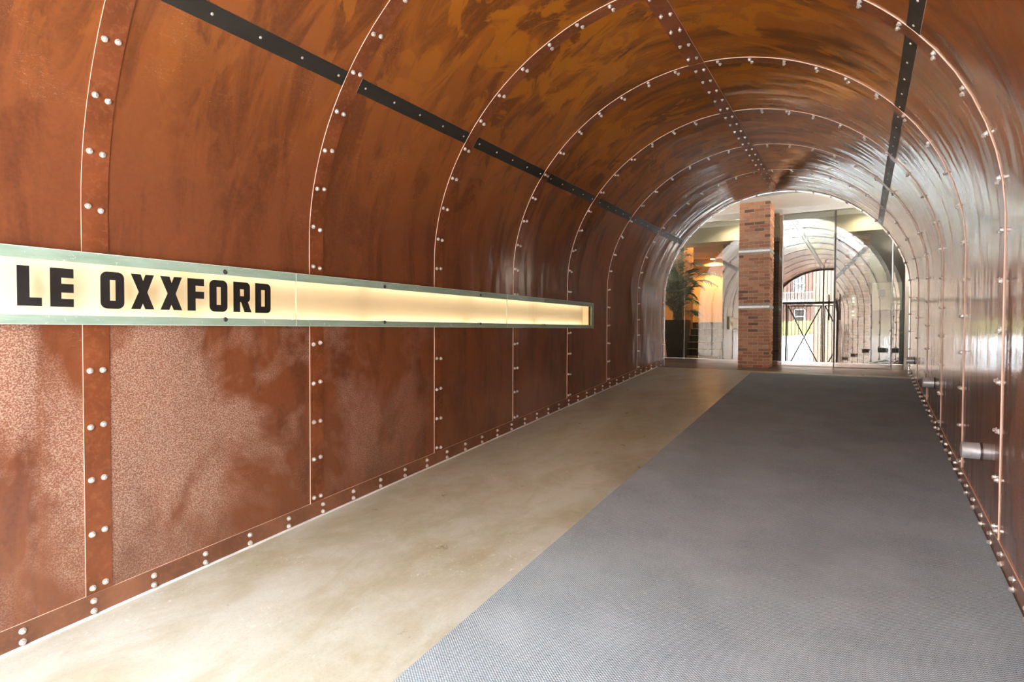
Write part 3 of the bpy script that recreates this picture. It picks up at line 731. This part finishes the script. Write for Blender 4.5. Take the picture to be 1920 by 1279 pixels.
def uplight(x, lab, power):  # lamp added out of view to brighten the vestibule ceiling
    y, z = YE + 0.02, 2.62; t = empty('added_uplight', (x, y, z), lab, 'lamp', 'added up-lights beside the tunnel arch')
    mb = MB(); mb.bbox(x - 0.04, x + 0.04, y - 0.021, y - 0.004, z - 0.10, z + 0.06, 0.004); add('back_plate', mb, M['darksteel'], t)
    mb = MB(); mb.tube([(x, y + 0.055, z - 0.09), (x, y + 0.055, z + 0.09)], [0.035, 0.05], 18, cap=False); mb.tube([(x, y - 0.01, z - 0.03), (x, y + 0.03, z - 0.03)], 0.012, 8); add('shade', mb, M['darksteel'], t)
    mb = MB(); mb.tube([(x, y + 0.055, z + 0.04), (x, y + 0.055, z + 0.05)], 0.035, 16); add('bulb', mb, emit('added_uplight_glow', (1.0, 0.88, 0.70), 8.0), t)
    ld = bpy.data.lights.new('added_uplight_lamp', 'SPOT'); ld.energy = power; ld.color = (1.0, 0.90, 0.76); ld.spot_size = PI; ld.spot_blend = 0.3; ld.shadow_soft_size = 0.04
    o = bpy.data.objects.new('added_uplight_lamp', ld); COL.objects.link(o); o.parent = t; o.location = (0, 0.055 * U, 0.10 * U); o.rotation_euler = (math.radians(140), 0, 0)
uplight(-2.75, 'added unseen sconce left of the tunnel end', 40)
uplight(2.05, 'added unseen sconce right of the tunnel end', 34)

# potted palm
pot = empty('potted_palm', (-2.09, 11.80, ZL), 'palm in a tall tapered black planter behind the glass', 'plant')
mb = MB(); hw0, hw1, zt, px, py = 0.155, 0.225, 1.61, -2.09, 11.80
def sq(h, z): return [(px - h, py - h, z), (px + h, py - h, z), (px + h, py + h, z), (px - h, py + h, z)]
q0, q1, q2, q3 = sq(hw0, ZL), sq(hw1, zt), sq(hw1 - 0.02, zt), sq(hw1 - 0.025, zt - 0.06)
for a, b in ((q0, q1), (q1, q2), (q2, q3)):
    for i in range(4): mb.face([a[i], a[(i + 1) % 4], b[(i + 1) % 4], b[i]])
mb.face(q0[::-1]); add('planter', mb, plain('black_planter', (0.010, 0.009, 0.008), 0.35), pot)
mb = MB(); mb.face(q3); add('soil', mb, plain('dark_soil', (0.02, 0.013, 0.008), 0.9), pot)
M['leaf'] = plain('palm_leaf', (0.055, 0.135, 0.035), 0.45, 0, 0.4, 8); M['leafy'] = plain('yellow_palm_leaf', (0.32, 0.30, 0.05), 0.5, 0, 0.3, 8)
rng = random.Random(3)
fr = [(-1.13, 2.44, 11.55, 0), (-1.30, 2.30, 11.75, 0), (-1.55, 2.70, 11.70, 0), (-1.85, 2.95, 11.75, 0), (-2.10, 3.08, 11.90, 0), (-2.35, 2.95, 11.75, 0), (-2.28, 2.65, 11.45, 0),
      (-1.62, 1.95, 11.50, 0), (-1.60, 2.25, 11.95, 0), (-1.80, 2.45, 11.45, 0), (-2.25, 2.10, 11.40, 1), (-2.42, 2.45, 11.60, 0), (-1.70, 1.72, 11.60, 0), (-2.0, 2.75, 11.5, 0), (-1.95, 2.2, 11.42, 0), (-2.45, 1.95, 11.6, 1), (-1.75, 2.6, 12.0, 0), (-2.15, 2.4, 11.45, 0)]
for _ in range(20):
    t_ = rng.uniform(0, 2 * PI); rr = rng.uniform(0.12, 0.42)
    fr.append((px + rr * math.cos(t_), rng.uniform(1.85, 2.75), min(py + rr * math.sin(t_), 12.0), 0))
for fx, fz, fy, yel in fr:
    fy = max(fy, 11.30); fx = max(fx, -2.9)
    mb = MB(); s0 = Vector((px + rng.uniform(-.09, .09), py + rng.uniform(-.09, .09), zt - 0.06)); tip = Vector((fx, fy, fz))
    ctrl = Vector((s0.x * 0.72 + tip.x * 0.28, s0.y * 0.72 + tip.y * 0.28, max(tip.z, s0.z) + 0.40 * abs(tip.x - s0.x) + 0.10))
    P = [s0 * (1 - t) ** 2 + ctrl * 2 * t * (1 - t) + tip * t * t for t in [i / 22 for i in range(23)]]
    mb.tube(P, [0.006 * (1 - i / 26) for i in range(23)], 5)
    for i in range(4, 23):
        d = (P[min(i + 1, 22)] - P[i - 1]).normalized(); side = d.cross(Vector((0, 0, 1)))
        side = side.normalized() if side.length > 0.1 else Vector((1, 0, 0))
        for s in (-1, 1):
            L = 0.30 * math.sin(PI * (0.22 + 0.70 * (i - 4) / 18)) * rng.uniform(0.8, 1.15)
            dr = (side * s * 0.8 + d * 0.7 + Vector((0, 0, rng.uniform(-0.3, 0.05)))).normalized(); wv = (d.cross(dr) * 0.5 + side * 0.2 + d * 0.5).cross(dr).normalized() * 0.0105
            a = P[i]; b = a + dr * L * 0.45; c = a + dr * L * 0.8 + Vector((0, 0, -0.08 * L)); e = a + dr * L + Vector((0, 0, -0.26 * L))
            if max(q.y for q in (b, c, e)) > 12.04 or min(q.y for q in (b, c, e)) < 11.12: continue
            mb.face([a - wv * .4, b - wv, b + wv, a + wv * .4]); mb.face([b - wv, c - wv * .8, c + wv * .8, b + wv]); mb.face([c - wv * .8, e, c + wv * .8])
    add('frond', mb, M['leafy'] if yel else M['leaf'], pot, merge=False)

# ------------------------------------------------------------------ street mouth: iron gate (seen mirrored in the glass)
YGT = -0.96
grille = empty('iron_grille', (0, YGT, floor_z(YGT)), 'black iron bars filling the street arch above and beside the gates', 'grille')
mb = MB(); pts = [prof(YGT, k / 20, -0.035) for k in range(0, 81)]; mb.tube(pts, 0.030, 8); add('arch_frame', mb, M['iron'], grille)
def arch_top(x): return SPR + B_ * max(0.0, 1 - (abs(x) / A_) ** NEXP) ** (1 / NEXP) - 0.04
mb = MB(); mb.bbox(-1.72, 1.72, YGT - 0.02, YGT + 0.02, 2.35, 2.43, 0.003); add('cross_rail', mb, M['iron'], grille)
mb = MB(); mb.bbox(-0.022, 0.022, YGT - 0.03, YGT + 0.03, floor_z(YGT), arch_top(0), 0.003); add('centre_post', mb, M['iron'], grille)
for s in (-1, 1):
    mb = MB(); mb.bbox(min(s * 1.17, s * 1.225), max(s * 1.17, s * 1.225), YGT - 0.025, YGT + 0.025, floor_z(YGT), 2.37, 0.003); add('gate_post', mb, M['iron'], grille)
x = -1.652
while x < 1.70:
    if abs(x) > 0.05:
        z0 = 2.42 if abs(x) < 1.2 else floor_z(YGT)
        mb = MB(); mb.tube([(x, YGT, z0), (x, YGT, arch_top(x))], 0.0105, 6); add('bar', mb, M['iron'], grille)
    x += 0.118
for s, lab in ((-1, 'left cross-braced iron gate leaf at the street arch'), (1, 'right cross-braced iron gate leaf at the street arch')):
    a, b = s * 0.035, s * 1.158; zb, zt_ = floor_z(YGT) + 0.06, 2.30
    g = empty('iron_gate', (s * 0.6, YGT, floor_z(YGT)), lab, 'gate', 'iron gate leaves')
    mb = MB(); lo, hi = min(a, b), max(a, b)
    mb.bbox(lo, lo + 0.032, YGT - .018, YGT + .018, zb, zt_, .003); mb.bbox(hi - 0.032, hi, YGT - .018, YGT + .018, zb, zt_, .003)
    mb.bbox(lo, hi, YGT - .018, YGT + .018, zt_ - 0.035, zt_, .003); mb.bbox(lo, hi, YGT - .018, YGT + .018, zb, zb + 0.035, .003); add('frame', mb, M['iron'], g)
    for (x0, z0, x1, z1) in ((lo + .03, zb + .03, hi - .03, zt_ - .03), (lo + .03, zt_ - .03, hi - .03, zb + .03)):
        mb = MB(); mb.tube([(x0, YGT + 0.012, z0), (x1, YGT + 0.012, z1)], 0.023, 6); add('brace', mb, M['iron'], g)
    n = 9
    for i in range(1, n):
        xx = lo + (hi - lo) * i / n; mb = MB(); mb.tube([(xx, YGT, zb + .03), (xx, YGT, zt_ - .03)], 0.0105, 6); add('bar', mb, M['iron'], g)

# ------------------------------------------------------------------ street beyond the gate
M['pave'] = plain('pale_pavement', (0.62, 0.61, 0.60), 0.8, 0, 0.08, 1.0)
M['snow'] = plain('snow', (0.90, 0.92, 0.95), 0.7, 0, 0.03, 2.0)
M['fence'] = plain('yellow_green_boards', (0.24, 0.23, 0.075), 0.7, 0, 0.15, 3)
M['whitewood'] = plain('white_window_wood', (0.50, 0.49, 0.46), 0.5, 0, 0.03)
mb = MB(); mb.box(-40, 40, -40, Y0, -0.35, floor_z(Y0) - 0.005); add('pavement', mb, M['pave'], label='bright pavement outside the street arch', kind='structure')
mb = MB(); nx, ny_ = 24, 8; sx0, sx1, sy0, sy1 = -12.0, 1.8, -9.0, -5.4
def snow_h(u, v): return floor_z(Y0) + 1.30 * (math.sin(PI * min(1, v * 1.0)) ** 0.45) * (0.93 + 0.07 * math.sin(u * 9) * math.cos(u * 23)) * min(1, (1 - u) * 14) ** 0.5
G = [[(sx0 + (sx1 - sx0) * i / nx, sy0 + (sy1 - sy0) * k / ny_, snow_h(i / nx, k / ny_) if 0 < k < ny_ and i < nx else floor_z(Y0)) for k in range(ny_ + 1)] for i in range(nx + 1)]
for i in range(nx):
    for k in range(ny_): mb.face([G[i][k], G[i + 1][k], G[i + 1][k + 1], G[i][k + 1]], 0, True)
add('snow_bank', mb, M['snow'], label='white snow bank mirrored in the left glass door', cat='snow')
f = empty('board_fence', (-5, -10.0, floor_z(Y0)), 'yellow-green board fence mirrored behind the snow bank', 'fence')
x = -9.0
while x < -1.0:
    mb = MB(); mb.bbox(x, x + 0.15, -10.03, -10.0, floor_z(Y0), 1.88 + random.uniform(-.03, .03), 0.004); add('board', mb, M['fence'], f); x += 0.165
mb = MB(); mb.bbox(-9, -1.0, -9.995, -9.96, 1.2, 1.28, .004); mb.bbox(-9, -1.0, -9.995, -9.96, 0.2, 0.28, .004); add('rail', mb, M['fence'], f)
h = empty('brick_house', (-4, -13, floor_z(Y0)), 'red brick house with white sash windows mirrored in the glass', 'building')
mb = MB(); mb.box(-14, 3, -17, -13, floor_z(Y0), 8.0); add('wall', mb, M['house'], h)
for (x0, x1, z0, z1) in ((-2.10, -1.55, 3.55, 4.45), (-2.05, -1.50, 1.75, 2.60), (-4.2, -3.6, 3.55, 4.45), (-4.2, -3.6, 1.75, 2.6), (-6.4, -5.8, 3.55, 4.45), (0.1, .7, 3.55, 4.45)):
    mb = MB(); w = 0.06
    for b in ((x0, x0 + w, z0, z1), (x1 - w, x1, z0, z1), (x0, x1, z0, z0 + w), (x0, x1, z1 - w, z1), (x0, x1, (z0 + z1) / 2 - .03, (z0 + z1) / 2 + .03)): mb.box(b[0], b[1], -13.0, -12.94, b[2], b[3])
    wf = add('window', mb, M['whitewood'], h)
    mb = MB(); mb.face([(x0, -12.985, z0), (x0, -12.985, z1), (x1, -12.985, z1), (x1, -12.985, z0)][::-1]); add('pane', mb, M['pane'], wf)
mb = MB()
for i in range(22): x = -3.2 + i * 0.1; mb.tube([(x, -12.2, 3.05), (x, -12.2, 3.45)], 0.012, 5)
mb.bbox(-3.25, -1.05, -12.23, -12.17, 3.44, 3.48, .004); mb.bbox(-3.25, -1.05, -13.0, -12.15, 2.93, 3.05, .004); add('balcony', mb, M['whitewood'], h)
mb = MB(); mb.box(-0.52, 2.6, -5.2, -4.2, floor_z(Y0), 6.0); add('beige_brick_wall', mb, M['beige'], label='pale beige brick wall mirrored in the left glass door', cat='wall')
M['tleaf'] = plain('street_tree_leaf', (0.16, 0.30, 0.04), 0.6, 0, 0.4, 1.5); M['bark'] = plain('bark', (0.12, 0.09, 0.07), 0.9)
for (tx, ty, s, lab) in ((5.6, -7.0, 1.0, 'green street tree right of the beige wall outside'), (-4.6, -3.0, 0.8, 'green street tree before the snow bank outside')):
    t = empty('street_tree', (tx, ty, floor_z(Y0)), lab, 'tree')
    mb = MB(); mb.tube([(tx, ty, floor_z(Y0)), (tx + .05, ty, 1.2), (tx - .05, ty + .1, 3.2)], [0.14, 0.11, 0.06], 8); add('trunk', mb, M['bark'], t)
    mb = MB(); rg = random.Random(int(tx))
    for _ in range(1500):
        v = Vector((rg.gauss(0, 1), rg.gauss(0, 1), rg.gauss(0, 1))).normalized() * rg.uniform(0.55, 1.0)
        c = Vector((tx + v.x * 2.0 * s, ty + v.y * 1.8 * s, 2.9 + v.z * 1.9 * s)); a = Vector((rg.uniform(-1, 1), rg.uniform(-1, 1), rg.uniform(-1, 1))).normalized() * 0.17; b = a.orthogonal().normalized() * 0.12
        mb.face([c - a, c - b, c + a, c + b])
    add('foliage', mb, M['tleaf'], t, merge=False, kind='stuff')
